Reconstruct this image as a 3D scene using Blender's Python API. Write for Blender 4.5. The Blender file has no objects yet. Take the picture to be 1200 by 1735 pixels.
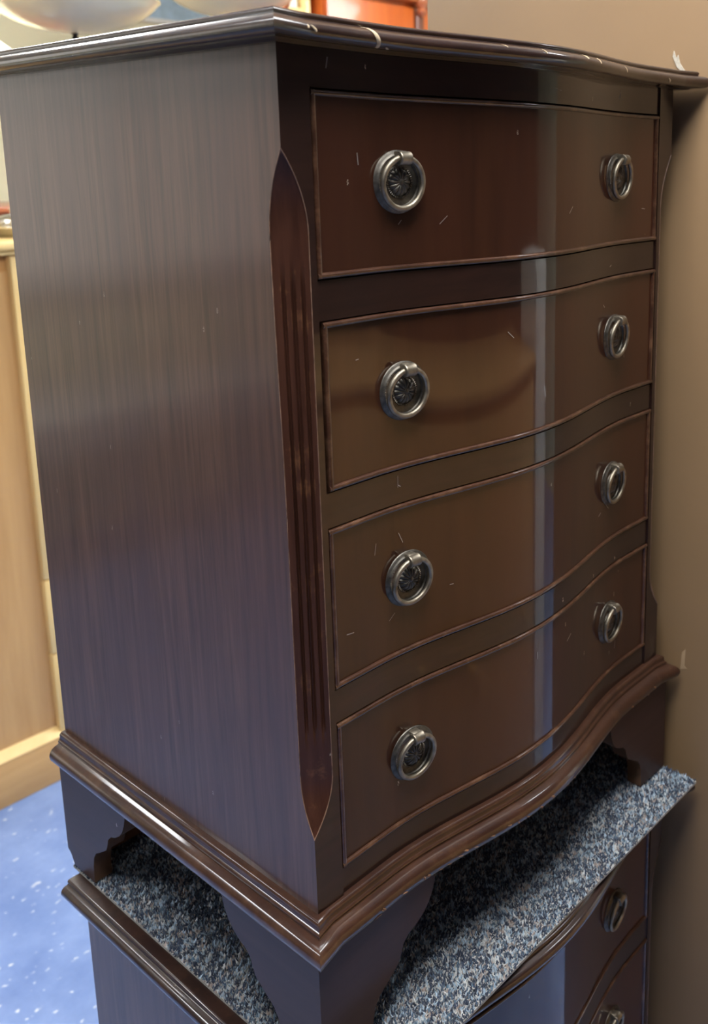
import bpy, bmesh, math, random
import numpy as np
from mathutils import Vector, Matrix
random.seed(7); rng = np.random.default_rng(7)
scn = bpy.context.scene
COL = scn.collection
PI = math.pi

# ------------------------------------------------------------------ camera
ZF = 1.038                                  # chest coordinates -> floor at z = 0
FPX, CX, CY = 1617.48, 868.44, 613.02       # measured on the 1200x1735 photograph
YAW, PITCH, ROLL = math.radians(-51.2824), math.radians(78.4123), math.radians(-0.0896)
CAM = Vector((-0.4356, -0.5572, 0.6164 + ZF))
ROT = Matrix.Rotation(YAW, 3, 'Z') @ Matrix.Rotation(PITCH, 3, 'X') @ Matrix.Rotation(ROLL, 3, 'Z')
cd = bpy.data.cameras.new('camera'); cam = bpy.data.objects.new('camera', cd); COL.objects.link(cam)
cam.matrix_world = Matrix.Translation(CAM) @ ROT.to_4x4()
cd.sensor_fit = 'AUTO'; cd.sensor_width = 36.0
cd.lens = FPX / 1735 * 36.0
cd.shift_x = (600 - CX) / 1735; cd.shift_y = (CY - 867.5) / 1735
cd.clip_start = 0.02
cd.dof.use_dof = True; cd.dof.focus_distance = 0.86; cd.dof.aperture_fstop = 7.5
scn.camera = cam

# ------------------------------------------------------------------ world, exposure
w = bpy.data.worlds.new('world'); scn.world = w; w.use_nodes = True
w.node_tree.nodes['Background'].inputs[0].default_value = (1.0, 0.95, 0.88, 1)
w.node_tree.nodes['Background'].inputs[1].default_value = 2.2
vs = scn.view_settings
vs.view_transform = 'Standard'; vs.look = 'None'; vs.gamma = 1; vs.use_curve_mapping = False
vs.exposure = 0.0
LAMP = 24.0                                 # radiance of the ceiling light diffusers

def at(u, v, axis, val):
    """world point where the ray through photo pixel (u, v) meets a plane"""
    d = ROT @ Vector(((u - CX) / FPX, -(v - CY) / FPX, -1.0))
    t = (val - CAM[axis]) / d[axis]
    return CAM + t * d

# ------------------------------------------------------------------ materials
def s2l(c):
    return tuple(((x / 255) / 12.92 if x / 255 <= .04045 else ((x / 255 + .055) / 1.055) ** 2.4) for x in c) + (1,)

def newmat(name):
    m = bpy.data.materials.new(name); m.use_nodes = True
    nt = m.node_tree; b = nt.nodes['Principled BSDF']
    return m, nt, b

def nd(nt, kind, **kw):
    n = nt.nodes.new(kind)
    for k, v in kw.items():
        if k.startswith('i_'):
            n.inputs[k[2:].replace('_', ' ')].default_value = v
        else:
            setattr(n, k, v)
    return n

def ramp(nt, stops):
    r = nt.nodes.new('ShaderNodeValToRGB')
    e = r.color_ramp.elements
    while len(e) < len(stops): e.new(0.5)
    for el, (p, c) in zip(e, stops): el.position = p; el.color = c
    return r

def wood(name, dark, light, scale=(60, 60, 4), rough=0.3, coat=0.0, coat_rough=0.1, blotch=0.0, blotch_col=None,
         bump=0.03, speck=0.0, speck_col=(0.5, 0.4, 0.32, 1), wear=0.0, wear_col=(0.2, 0.09, 0.04, 1), ior=1.5, spec=0.5):
    m, nt, b = newmat(name); L = nt.links.new
    tc = nd(nt, 'ShaderNodeTexCoord')
    mp = nd(nt, 'ShaderNodeMapping'); mp.inputs['Scale'].default_value = scale
    L(tc.outputs['Object'], mp.inputs['Vector'])
    n1 = nd(nt, 'ShaderNodeTexNoise', i_Scale=1.0, i_Detail=7.0, i_Roughness=0.62, i_Distortion=0.3)
    L(mp.outputs[0], n1.inputs['Vector'])
    r1 = ramp(nt, [(0.3, dark), (0.72, light)])
    L(n1.outputs['Fac'], r1.inputs[0])
    col = r1.outputs[0]
    if blotch:
        mp2 = nd(nt, 'ShaderNodeMapping'); mp2.inputs['Scale'].default_value = tuple(s * 0.16 for s in scale)
        L(tc.outputs['Object'], mp2.inputs['Vector'])
        n2 = nd(nt, 'ShaderNodeTexNoise', i_Scale=1.0, i_Detail=3.0)
        L(mp2.outputs[0], n2.inputs['Vector'])
        r2 = ramp(nt, [(0.42, (0, 0, 0, 1)), (0.7, (blotch,) * 3 + (1,))])
        L(n2.outputs['Fac'], r2.inputs[0])
        mx = nd(nt, 'ShaderNodeMix', data_type='RGBA')
        L(r2.outputs[0], mx.inputs[0]); L(col, mx.inputs[6]); mx.inputs[7].default_value = blotch_col or light
        col = mx.outputs[2]
    if wear:
        n3 = nd(nt, 'ShaderNodeTexNoise', i_Scale=38.0, i_Detail=5.0, i_Roughness=0.7)
        L(tc.outputs['Object'], n3.inputs['Vector'])
        g = nd(nt, 'ShaderNodeNewGeometry')
        ad = nd(nt, 'ShaderNodeMath', operation='MULTIPLY_ADD')
        L(g.outputs['Pointiness'], ad.inputs[0]); ad.inputs[1].default_value = 1.6; L(n3.outputs['Fac'], ad.inputs[2])
        r3 = ramp(nt, [(0.0, (0, 0, 0, 1)), (1.0, (wear,) * 3 + (1,))])
        mr = nd(nt, 'ShaderNodeMapRange'); mr.inputs[1].default_value = 1.38; mr.inputs[2].default_value = 1.56
        L(ad.outputs[0], mr.inputs[0]); L(mr.outputs[0], r3.inputs[0])
        mx = nd(nt, 'ShaderNodeMix', data_type='RGBA')
        L(r3.outputs[0], mx.inputs[0]); L(col, mx.inputs[6]); mx.inputs[7].default_value = wear_col
        col = mx.outputs[2]
    if speck:
        mp4 = nd(nt, 'ShaderNodeMapping'); mp4.inputs['Scale'].default_value = (1.0, 1.0, 0.45); mp4.inputs['Rotation'].default_value = (0.5, 0.7, 0.2)
        L(tc.outputs['Object'], mp4.inputs['Vector'])
        vo = nd(nt, 'ShaderNodeTexVoronoi', i_Scale=48.0); L(mp4.outputs[0], vo.inputs['Vector'])
        n4 = nd(nt, 'ShaderNodeTexNoise', i_Scale=900.0, i_Detail=1.0); L(tc.outputs['Object'], n4.inputs['Vector'])
        sp = nd(nt, 'ShaderNodeSeparateColor'); L(vo.outputs['Color'], sp.inputs[0])
        lt = nd(nt, 'ShaderNodeMath', operation='LESS_THAN'); L(vo.outputs['Distance'], lt.inputs[0]); lt.inputs[1].default_value = 0.055
        gt = nd(nt, 'ShaderNodeMath', operation='GREATER_THAN'); L(sp.outputs[0], gt.inputs[0]); gt.inputs[1].default_value = 0.6
        g2 = nd(nt, 'ShaderNodeMath', operation='GREATER_THAN'); L(n4.outputs['Fac'], g2.inputs[0]); g2.inputs[1].default_value = 0.5
        m1 = nd(nt, 'ShaderNodeMath', operation='MULTIPLY'); L(lt.outputs[0], m1.inputs[0]); L(gt.outputs[0], m1.inputs[1])
        m2 = nd(nt, 'ShaderNodeMath', operation='MULTIPLY'); L(m1.outputs[0], m2.inputs[0]); L(g2.outputs[0], m2.inputs[1])
        m3 = nd(nt, 'ShaderNodeMath', operation='MULTIPLY'); L(m2.outputs[0], m3.inputs[0]); m3.inputs[1].default_value = speck
        mx = nd(nt, 'ShaderNodeMix', data_type='RGBA')
        L(m3.outputs[0], mx.inputs[0]); L(col, mx.inputs[6]); mx.inputs[7].default_value = speck_col
        col = mx.outputs[2]
    L(col, b.inputs['Base Color'])
    b.inputs['Roughness'].default_value = rough
    b.inputs['IOR'].default_value = ior; b.inputs['Specular IOR Level'].default_value = spec
    b.inputs['Coat Weight'].default_value = coat; b.inputs['Coat Roughness'].default_value = coat_rough
    if bump:
        bp = nd(nt, 'ShaderNodeBump', i_Strength=bump, i_Distance=0.002)
        L(n1.outputs['Fac'], bp.inputs['Height']); L(bp.outputs[0], b.inputs['Normal'])
    return m

def plain(name, col, rough=0.5, metal=0.0, coat=0.0, noise=0.0, nscale=30.0, bump=0.0, emit=None, es=0.0, trans=0.0):
    m, nt, b = newmat(name); L = nt.links.new
    b.inputs['Roughness'].default_value = rough; b.inputs['Metallic'].default_value = metal
    b.inputs['Coat Weight'].default_value = coat
    b.inputs['Base Color'].default_value = col
    if noise or bump:
        tc = nd(nt, 'ShaderNodeTexCoord')
        n = nd(nt, 'ShaderNodeTexNoise', i_Scale=nscale, i_Detail=6.0, i_Roughness=0.6); L(tc.outputs['Object'], n.inputs['Vector'])
        r = ramp(nt, [(0.3, tuple(c * (1 - noise) for c in col[:3]) + (1,)), (0.7, tuple(min(1, c * (1 + noise)) for c in col[:3]) + (1,))])
        L(n.outputs['Fac'], r.inputs[0]); L(r.outputs[0], b.inputs['Base Color'])
        if bump:
            bp = nd(nt, 'ShaderNodeBump', i_Strength=bump, i_Distance=0.003); L(n.outputs['Fac'], bp.inputs['Height']); L(bp.outputs[0], b.inputs['Normal'])
    if emit:
        b.inputs['Emission Color'].default_value = emit; b.inputs['Emission Strength'].default_value = es
    if trans:
        b.inputs['Subsurface Weight'].default_value = 0
        b.inputs['Transmission Weight'].default_value = trans
    return m

M = {}
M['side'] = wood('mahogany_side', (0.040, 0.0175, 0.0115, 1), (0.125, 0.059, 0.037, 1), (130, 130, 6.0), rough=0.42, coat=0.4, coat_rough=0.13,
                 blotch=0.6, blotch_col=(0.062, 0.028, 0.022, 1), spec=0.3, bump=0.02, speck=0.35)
M['front'] = wood('mahogany_front', (0.022, 0.0072, 0.0034, 1), (0.040, 0.0135, 0.0058, 1), (40, 40, 5.0), rough=0.45, coat=0.85, coat_rough=0.05,
                  blotch=0.9, blotch_col=(0.050, 0.015, 0.007, 1), spec=0.12, bump=0.008, speck=0.55)
M['rail'] = wood('mahogany_rail', (0.014, 0.0062, 0.0048, 1), (0.027, 0.0115, 0.0080, 1), (5, 60, 60), rough=0.4, coat=0.9, coat_rough=0.05, spec=0.12, bump=0.01, speck=0.8)
M['flute'] = wood('mahogany_fluted', (0.034, 0.0125, 0.0075, 1), (0.070, 0.027, 0.016, 1), (120, 120, 6), rough=0.36, coat=0.3, coat_rough=0.2, spec=0.12, bump=0.03, speck=0.5, wear=0.6)
M['mould'] = wood('mahogany_moulding', (0.028, 0.012, 0.008, 1), (0.055, 0.023, 0.013, 1), (25, 25, 60), rough=0.3, coat=0.9, coat_rough=0.11,
                  spec=0.12, bump=0.02, speck=0.95, speck_col=(0.5, 0.34, 0.2, 1), wear=0.2, wear_col=(0.18, 0.09, 0.045, 1))
M['topmould'] = wood('mahogany_top_edge', (0.014, 0.0068, 0.0055, 1), (0.030, 0.0135, 0.0095, 1), (25, 25, 60), rough=0.35, coat=1.0, coat_rough=0.09, spec=0.2,
                     bump=0.015, speck=0.9, speck_col=(0.5, 0.36, 0.22, 1), wear=0.15, wear_col=(0.18, 0.09, 0.045, 1))
M['bead'] = wood('mahogany_bead', (0.030, 0.012, 0.007, 1), (0.068, 0.028, 0.015, 1), (30, 30, 30), rough=0.3, coat=1.0, coat_rough=0.05, spec=0.12, bump=0.02,
                 wear=0.3, wear_col=(0.25, 0.13, 0.07, 1))
M['foot'] = wood('mahogany_foot', (0.034, 0.017, 0.014, 1), (0.050, 0.026, 0.021, 1), (6, 6, 60), rough=0.45, coat=0.3, coat_rough=0.2, spec=0.12, bump=0.01, speck=0.6)
M['darkmatte'] = wood('dark_matt_wood', (0.012, 0.007, 0.007, 1), (0.024, 0.013, 0.012, 1), (30, 30, 3), rough=0.7, spec=0.15, bump=0.02)
M['raw'] = wood('raw_brown_wood', (0.055, 0.026, 0.012, 1), (0.12, 0.06, 0.03, 1), (40, 40, 40), rough=0.7, bump=0.1)
M['brass'] = plain('aged_brass', (0.29, 0.25, 0.19, 1), rough=0.5, metal=1.0, noise=0.35, nscale=120, bump=0.05)
M['brass_dark'] = plain('dark_aged_brass', (0.125, 0.112, 0.094, 1), rough=0.5, metal=1.0, noise=0.4, nscale=200, bump=0.05)
M['worn'] = plain('worn_wood_edge', (0.17, 0.095, 0.06, 1), rough=0.5, noise=0.6, nscale=90)
M['bare'] = plain('orange_bare_wood', (0.26, 0.13, 0.055, 1), rough=0.6, noise=0.4, nscale=200)
M['scratch'] = plain('pale_scratch', (0.26, 0.22, 0.2, 1), rough=0.6)
M['chip'] = plain('bare_chipped_wood', (0.55, 0.43, 0.27, 1), rough=0.8, noise=0.3, nscale=300)
M['taupe'] = plain('taupe_paint', s2l((138, 110, 78)), rough=0.5, noise=0.04, nscale=8, bump=0.02)
M['taupe_pale'] = plain('rubbed_taupe_paint', s2l((170, 142, 108)), rough=0.6, noise=0.1, nscale=60)
M['plaster'] = plain('bare_plaster', (0.46, 0.41, 0.33, 1), rough=0.9, noise=0.2, nscale=300)
M['cream_wall'] = plain('cream_wall_paint', s2l((226, 222, 188)), rough=0.7, noise=0.03, nscale=4)
M['mushroom'] = plain('mushroom_wall_paint', s2l((112, 96, 86)), rough=0.6, noise=0.03, nscale=4)
M['ceil'] = plain('white_ceiling_paint', s2l((228, 228, 222)), rough=0.8, noise=0.02, nscale=4)
M['pine'] = wood('honey_pine', s2l((198, 152, 94)), s2l((226, 182, 122)), (18, 18, 1.6), rough=0.45, coat=0.2, blotch=0.5, blotch_col=s2l((190, 142, 86)), bump=0.02)
M['pine_pale_or_lit'] = wood('pale_or_lit_pine', s2l((232, 196, 128)), s2l((244, 214, 150)), (14, 14, 1.6), rough=0.45, coat=0.2, bump=0.02)  # pale pine of the shelves, and the honey pine cabinet's frame painted as lit
M['pine_h'] = wood('honey_pine_board', s2l((198, 150, 90)), s2l((226, 182, 120)), (1.6, 16, 16), rough=0.45, coat=0.2, blotch=0.5, blotch_col=s2l((190, 140, 84)), bump=0.02)
M['orange'] = wood('orange_wood', s2l((178, 82, 26)), s2l((206, 106, 40)), (16, 16, 1.2), rough=0.35, coat=0.4, blotch=0.5, blotch_col=s2l((164, 70, 22)), bump=0.02)
M['redwood'] = wood('red_brown_wood', s2l((140, 70, 40)), s2l((190, 110, 66)), (3, 30, 30), rough=0.35, coat=0.4, bump=0.02)
M['darkwood'] = wood('dark_trim_wood', s2l((92, 52, 36)), s2l((130, 78, 56)), (20, 20, 3), rough=0.4, coat=0.3)
M['glass_cream'] = plain('cream_opal_glass', s2l((226, 216, 184)), rough=0.25, coat=0.4, noise=0.05, nscale=6)
M['shade'] = plain('pale_yellow_fabric', s2l((242, 240, 196)), rough=0.85, noise=0.03, nscale=120)
M['metal_black'] = plain('black_metal', (0.012, 0.012, 0.012, 1), rough=0.4, metal=0.6)
M['silver'] = plain('polished_silver_metal', (0.75, 0.77, 0.8, 1), rough=0.2, metal=1.0)
M['white'] = plain('white_paint', s2l((232, 232, 226)), rough=0.4, noise=0.02)
M['blue_print'] = plain('pale_blue_print', s2l((176, 204, 224)), rough=0.5, noise=0.25, nscale=9)
M['lamp'] = plain('light_diffuser', (0.9, 0.9, 0.9, 1), rough=0.5, emit=(0.96, 0.98, 1.0, 1), es=LAMP)
def pane_mat():
    m, nt, b = newmat('clear_window_glass'); L = nt.links.new
    tr = nd(nt, 'ShaderNodeBsdfTransparent'); gl = nd(nt, 'ShaderNodeBsdfGlossy'); gl.inputs['Roughness'].default_value = 0.02
    lw = nd(nt, 'ShaderNodeFresnel'); mx = nd(nt, 'ShaderNodeMixShader')
    L(lw.outputs[0], mx.inputs[0]); L(tr.outputs[0], mx.inputs[1]); L(gl.outputs[0], mx.inputs[2])
    L(mx.outputs[0], nt.nodes['Material Output'].inputs['Surface'])
    return m
M['pane'] = pane_mat()
M['lampframe'] = plain('white_enamelled_frame', (0.8, 0.8, 0.8, 1), rough=0.4)

def floor_mat():
    m, nt, b = newmat('blue_flecked_vinyl'); L = nt.links.new
    tc = nd(nt, 'ShaderNodeTexCoord')
    n = nd(nt, 'ShaderNodeTexNoise', i_Scale=5.0, i_Detail=8.0, i_Roughness=0.68); L(tc.outputs['Object'], n.inputs['Vector'])
    r = ramp(nt, [(0.3, s2l((100, 126, 178))), (0.7, s2l((134, 158, 204)))]); L(n.outputs['Fac'], r.inputs[0])
    col = r.outputs[0]
    for sc, thr, rz, sel in ((19.0, 0.12, 0.5, 0.35), (37.0, 0.15, 0.8, 0.5), (70, .22, .3, .6)):
        mp = nd(nt, 'ShaderNodeMapping'); mp.inputs['Rotation'].default_value = (0, 0, rz); mp.inputs['Scale'].default_value = (0.5, 1.0, 1.0)
        L(tc.outputs['Object'], mp.inputs['Vector'])
        nn = nd(nt, 'ShaderNodeTexNoise', i_Scale=90.0); L(tc.outputs['Object'], nn.inputs['Vector'])
        mxv = nd(nt, 'ShaderNodeMix', data_type='VECTOR'); mxv.inputs[0].default_value = 0.012
        L(mp.outputs[0], mxv.inputs[4]); L(nn.outputs['Color'], mxv.inputs[5])
        vo = nd(nt, 'ShaderNodeTexVoronoi', i_Scale=sc); L(mxv.outputs[1], vo.inputs['Vector'])
        sp = nd(nt, 'ShaderNodeSeparateColor'); L(vo.outputs['Color'], sp.inputs[0])
        mr = nd(nt, 'ShaderNodeMapRange'); mr.inputs[1].default_value = thr; mr.inputs[2].default_value = thr * 0.5; mr.inputs[3].default_value = 0; mr.inputs[4].default_value = 1
        L(vo.outputs['Distance'], mr.inputs[0])
        gt = nd(nt, 'ShaderNodeMath', operation='GREATER_THAN'); L(sp.outputs[0], gt.inputs[0]); gt.inputs[1].default_value = sel
        mu = nd(nt, 'ShaderNodeMath', operation='MULTIPLY'); L(mr.outputs[0], mu.inputs[0]); L(gt.outputs[0], mu.inputs[1])
        m8 = nd(nt, 'ShaderNodeMath', operation='MULTIPLY'); L(mu.outputs[0], m8.inputs[0]); m8.inputs[1].default_value = 0.8
        mx = nd(nt, 'ShaderNodeMix', data_type='RGBA'); L(m8.outputs[0], mx.inputs[0]); L(col, mx.inputs[6])
        mx.inputs[7].default_value = s2l((226, 228, 226)); col = mx.outputs[2]
    L(col, b.inputs['Base Color']); b.inputs['Roughness'].default_value = 0.34
    bp = nd(nt, 'ShaderNodeBump', i_Strength=0.08, i_Distance=0.002); L(n.outputs['Fac'], bp.inputs['Height']); L(bp.outputs[0], b.inputs['Normal'])
    return m
M['floor'] = floor_mat()

def carpet_mat():
    m, nt, b = newmat('speckled_blue_carpet'); L = nt.links.new
    a = nd(nt, 'ShaderNodeAttribute', attribute_name='Col'); L(a.outputs['Color'], b.inputs['Base Color'])
    b.inputs['Roughness'].default_value = 0.85; b.inputs['Sheen Weight'].default_value = 0.3
    return m
M['pile'] = carpet_mat()
M['backing'] = plain('carpet_backing', (0.30, 0.29, 0.27, 1), rough=0.9, noise=0.3, nscale=200)

# ------------------------------------------------------------------ mesh helpers
def link(name, verts, faces, mat, parent=None, smooth=None, mi=None):
    me = bpy.data.meshes.new(name); me.from_pydata([tuple(v) for v in verts], [], faces)
    bm = bmesh.new(); bm.from_mesh(me); bmesh.ops.recalc_face_normals(bm, faces=bm.faces); bm.to_mesh(me); bm.free()
    for mm in (mat if isinstance(mat, (list, tuple)) else [mat]): me.materials.append(mm)
    if mi is not None:
        for p, k in zip(me.polygons, mi): p.material_index = k
    if smooth is not None:
        me.shade_smooth(); me.set_sharp_from_angle(angle=math.radians(smooth))
    o = bpy.data.objects.new(name, me); COL.objects.link(o)
    if parent: o.parent = parent
    return o

class MB:
    def __init__(s): s.v = []; s.f = []; s.m = []
    def add(s, v, f, m=0):
        k = len(s.v); s.v += [tuple(x) for x in v]; s.f += [tuple(i + k for i in q) for q in f]; s.m += [m] * len(f)
    def box(s, x0, x1, y0, y1, z0, z1, m=0, b=0.0):
        if b:
            bm = bmesh.new(); bmesh.ops.create_cube(bm, size=1)
            for q in bm.verts: q.co = Vector(((x0 + x1) / 2 + q.co.x * (x1 - x0), (y0 + y1) / 2 + q.co.y * (y1 - y0), (z0 + z1) / 2 + q.co.z * (z1 - z0)))
            bmesh.ops.bevel(bm, geom=bm.edges[:], offset=b, segments=2, affect='EDGES', profile=0.5)
            bm.verts.index_update()
            s.add([q.co[:] for q in bm.verts], [[q.index for q in f.verts] for f in bm.faces], m); bm.free(); return
        s.add([(x, y, z) for x in (x0, x1) for y in (y0, y1) for z in (z0, z1)],
              [(0, 1, 3, 2), (4, 6, 7, 5), (0, 4, 5, 1), (2, 3, 7, 6), (0, 2, 6, 4), (1, 5, 7, 3)], m)
    def grid(s, rows, closed=False, m=0):
        k = len(s.v); nc = len(rows[0])
        for r in rows: s.v += [tuple(x) for x in r]
        for i in range(len(rows) - 1):
            for j in range(nc if closed else nc - 1):
                a = k + i * nc + j; c = k + i * nc + (j + 1) % nc
                s.f.append((a, c, c + nc, a + nc)); s.m.append(m)
    def ngon(s, pts, m=0):
        k = len(s.v); s.v += [tuple(x) for x in pts]; s.f.append(tuple(range(k, k + len(pts)))); s.m.append(m)
    def lathe(s, prof, n=48, c=(0, 0, 0), axis='z', m=0, cap=True):
        rows = []
        for r, h in prof:
            row = []
            for i in range(n):
                a = 2 * PI * i / n
                p = (r * math.cos(a), r * math.sin(a), h) if axis == 'z' else ((r * math.cos(a), -h, r * math.sin(a)) if axis == 'y' else (h, r * math.cos(a), r * math.sin(a)))
                row.append((c[0] + p[0], c[1] + p[1], c[2] + p[2]))
            rows.append(row)
        s.grid(rows, True, m)
        if cap:
            if prof[0][0] > 1e-6: s.ngon(rows[0], m)
            if prof[-1][0] > 1e-6: s.ngon(rows[-1], m)
    def tube(s, pts, r, n=10, closed=False, m=0):
        pts = [Vector(p) for p in pts]; N = len(pts); rows = []
        for i, p in enumerate(pts):
            d = (pts[(i + 1) % N] - pts[i - 1]) if closed else (pts[min(i + 1, N - 1)] - pts[max(i - 1, 0)])
            d.normalize(); a = d.cross(Vector((0, 0, 1)))
            if a.length < 1e-3: a = d.cross(Vector((0, 1, 0)))
            a.normalize(); bb = d.cross(a)
            rr = r[i] if isinstance(r, (list, tuple)) else r
            rows.append([p + rr * (math.cos(2 * PI * j / n) * a + math.sin(2 * PI * j / n) * bb) for j in range(n)])
        if closed: rows.append(rows[0])
        s.grid(rows, True, m)
        if not closed: s.ngon(rows[0], m); s.ngon(rows[-1], m)
    def build(s, name, mat, parent=None, smooth=35, weld=True):
        o = link(name, s.v, s.f, mat, parent, None, s.m)
        me = o.data
        if weld:
            bm = bmesh.new(); bm.from_mesh(me); bmesh.ops.remove_doubles(bm, verts=bm.verts, dist=1e-6)
            bmesh.ops.recalc_face_normals(bm, faces=bm.faces); bm.to_mesh(me); bm.free()
        if smooth is not None:
            me.shade_smooth(); me.set_sharp_from_angle(angle=math.radians(smooth))
        return o

def thing(name, label, cat, loc=(0, 0, 0), rz=0.0, group=None):
    o = bpy.data.objects.new(name, None); COL.objects.link(o); o.empty_display_size = 0.1
    o.location = loc; o.rotation_euler = (0, 0, rz); o['label'] = label; o['category'] = cat
    if group: o['group'] = group
    return o
def tag(o, label, cat, group=None):
    o['label'] = label; o['category'] = cat
    if group: o['group'] = group
    return o
def struct(o, label=None):
    o['kind'] = 'structure'
    if label: o['label'] = label
    return o
def copy_tree(o, parent=None):
    c = o.copy(); COL.objects.link(c); c.parent = parent
    for ch in list(o.children): copy_tree(ch, c)
    return c

# ------------------------------------------------------------------ the setting
HC = 2.75
RX0, RX1, RY0, RY1 = -3.2, 3.6, -3.2, 3.6
PX = 0.583                                   # face of the taupe pier beside the chests
def slab(name, a, m, label):
    q = MB(); q.box(*a); return struct(q.build(name, M[m], smooth=None), label)
slab('floor', (RX0, RX1, RY0, RY1, -0.05, 0), 'floor', 'blue vinyl floor with pale flecks')
slab('ceiling', (RX0, RX1, RY0, RY1, HC, HC + 0.05), 'ceil', 'white ceiling')
WX0, WX1, WZ0, WZ1 = -2.95, -1.05, 1.15, 2.25       # opening for an unseen window, added for the polish to reflect
q = MB()
q.box(WX1, RX1, RY1, RY1 + 0.08, 0, HC); q.box(RX0, WX0, RY1, RY1 + 0.08, 0, HC)
q.box(WX0, WX1, RY1, RY1 + 0.08, 0, WZ0); q.box(WX0, WX1, RY1, RY1 + 0.08, WZ1, HC)
struct(q.build('wall_back', M['cream_wall'], smooth=None), 'pale cream back wall')
win = thing('added_window_1', 'unseen wide white framed window added to the back wall', 'window', (0, RY1, 0)); struct(win)
for a in ((WX0, WX1, WZ0, WZ0 + .05), (WX0, WX1, WZ1 - .05, WZ1), (WX0, WX0 + .05, WZ0 + .05, WZ1 - .05), (WX1 - .05, WX1, WZ0 + .05, WZ1 - .05), (-2.03, -1.97, WZ0 + .05, WZ1 - .05)):
    q = MB(); q.box(a[0], a[1], 0.0, 0.06, a[2], a[3], b=0.004); q.build('window_frame', M['white'], win)
for a in ((WX0 + .05, -2.03), (-1.97, WX1 - .05)):
    q = MB(); q.box(a[0], a[1], 0.028, 0.032, WZ0 + .05, WZ1 - .05); q.build('window_pane', M['pane'], win)
q = MB(); q.box(WX0 - .04, WX1 + .04, -0.10, 0.0, WZ0 - 0.03, WZ0, b=0.005); q.build('window_sill', M['white'], win)
slab('wall_front', (RX0, RX1, RY0 - 0.08, RY0, 0, HC), 'mushroom', 'mushroom brown wall behind the viewer')
slab('wall_left', (RX0 - 0.08, RX0, RY0, RY1, 0, HC), 'mushroom', 'mushroom brown side wall')
slab('wall_far_right', (RX1, RX1 + 0.08, RY0, RY1, 0, HC), 'cream_wall', 'cream wall beyond the pier')
q = MB(); q.box(PX, PX + 0.32, -0.176, 0.412, 0, HC, b=0.004)
pier = struct(q.build('wall_right', M['taupe']), 'taupe painted pier beside the chests')

# ------------------------------------------------------------------ the chest of drawers (local z = chest z + FOOT)
FOOT = 0.155
WC, DC, HT = 0.553, 0.430, 0.700            # carcass
XS, WD = 0.028, 0.497                        # stile width, drawer opening width
XC = WC / 2
def ys(x):
    d = abs(x - XC)
    return 0.003 - (0.0255 * (0.5 + 0.5 * math.cos(PI * d / 0.2)) if d < 0.2 else 0.0)
def dys(x): return (ys(x + 1e-4) - ys(x - 1e-4)) / 2e-4

DRAWERS = [(0.532, 0.6725), (0.364, 0.5012), (0.1945, 0.3352), (0.0275, 0.1653)]

def outline(nfront=64):
    """left back -> left front -> serpentine -> right front -> right back, with outward normals and mitre factors"""
    P = [(0, DC), (0, DC * 0.5), (0, 0.001)]
    P += [(WC * i / nfront, ys(WC * i / nfront)) for i in range(1, nfront)]
    P += [(WC, 0.001), (WC, DC * 0.5), (WC, DC)]
    P = [Vector(p) for p in P]; out = []
    for i, p in enumerate(P):
        ns = []
        if i > 0: d = (p - P[i - 1]).normalized(); ns.append(Vector((-d.y, d.x)))
        if i < len(P) - 1: d = (P[i + 1] - p).normalized(); ns.append(Vector((-d.y, d.x)))
        ns = [-n for n in ns]
        n = sum(ns, Vector((0, 0))).normalized()
        out.append((p, n / max(0.3, n.dot(ns[0]))))
    # outward check: at the left side the normal must point to -x
    if out[1][1].x > 0: out = [(p, -n) for p, n in out]
    return out
OUT = outline()

def sweep(name, prof, mat, parent, smooth=32, top=None):
    mb = MB()
    rows = [[(p.x + n.x * o, p.y + n.y * o, z + FOOT) for p, n in OUT] for o, z in prof]
    mb.grid(rows)
    # flat caps over the first and last profile line, and the back
    mb.ngon(rows[0]); mb.ngon(rows[-1])
    mb.ngon([r[0] for r in rows]); mb.ngon([r[-1] for r in rows])
    return mb.build(name, mat, parent, smooth)

def arc(cx, cz, r, a0, a1, n=8):
    return [(cx + r * math.cos(math.radians(a0 + (a1 - a0) * i / n)), cz + r * math.sin(math.radians(a0 + (a1 - a0) * i / n))) for i in range(n + 1)]

TOPPROF = [(-0.004, 0.700), (0.006, 0.700), (0.010, 0.7005), (0.013, 0.7018)] + arc(0.0195, 0.7085, 0.0066, -100, 75, 12) + \
          [(0.0185, 0.7152), (0.0178, 0.7156)] + arc(0.0152, 0.7180, 0.0026, -40, 90, 5)
BASEPROF = [(-0.006, 0.0035), (0.0015, 0.0035)] + arc(0.0030, -0.0005, 0.0038, 85, -20, 5) + [(0.0072, -0.0040)] + \
           arc(0.0062, -0.0068, 0.0028, 50, -30, 4) + [(0.0092, -0.0092)] + arc(0.0098, -0.0200, 0.0102, 78, -70, 10) + [(0.0105, -0.0305), (-0.010, -0.0305)]

def smoothstep(t): t = max(0, min(1, t)); return t * t * (3 - 2 * t)

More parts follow.
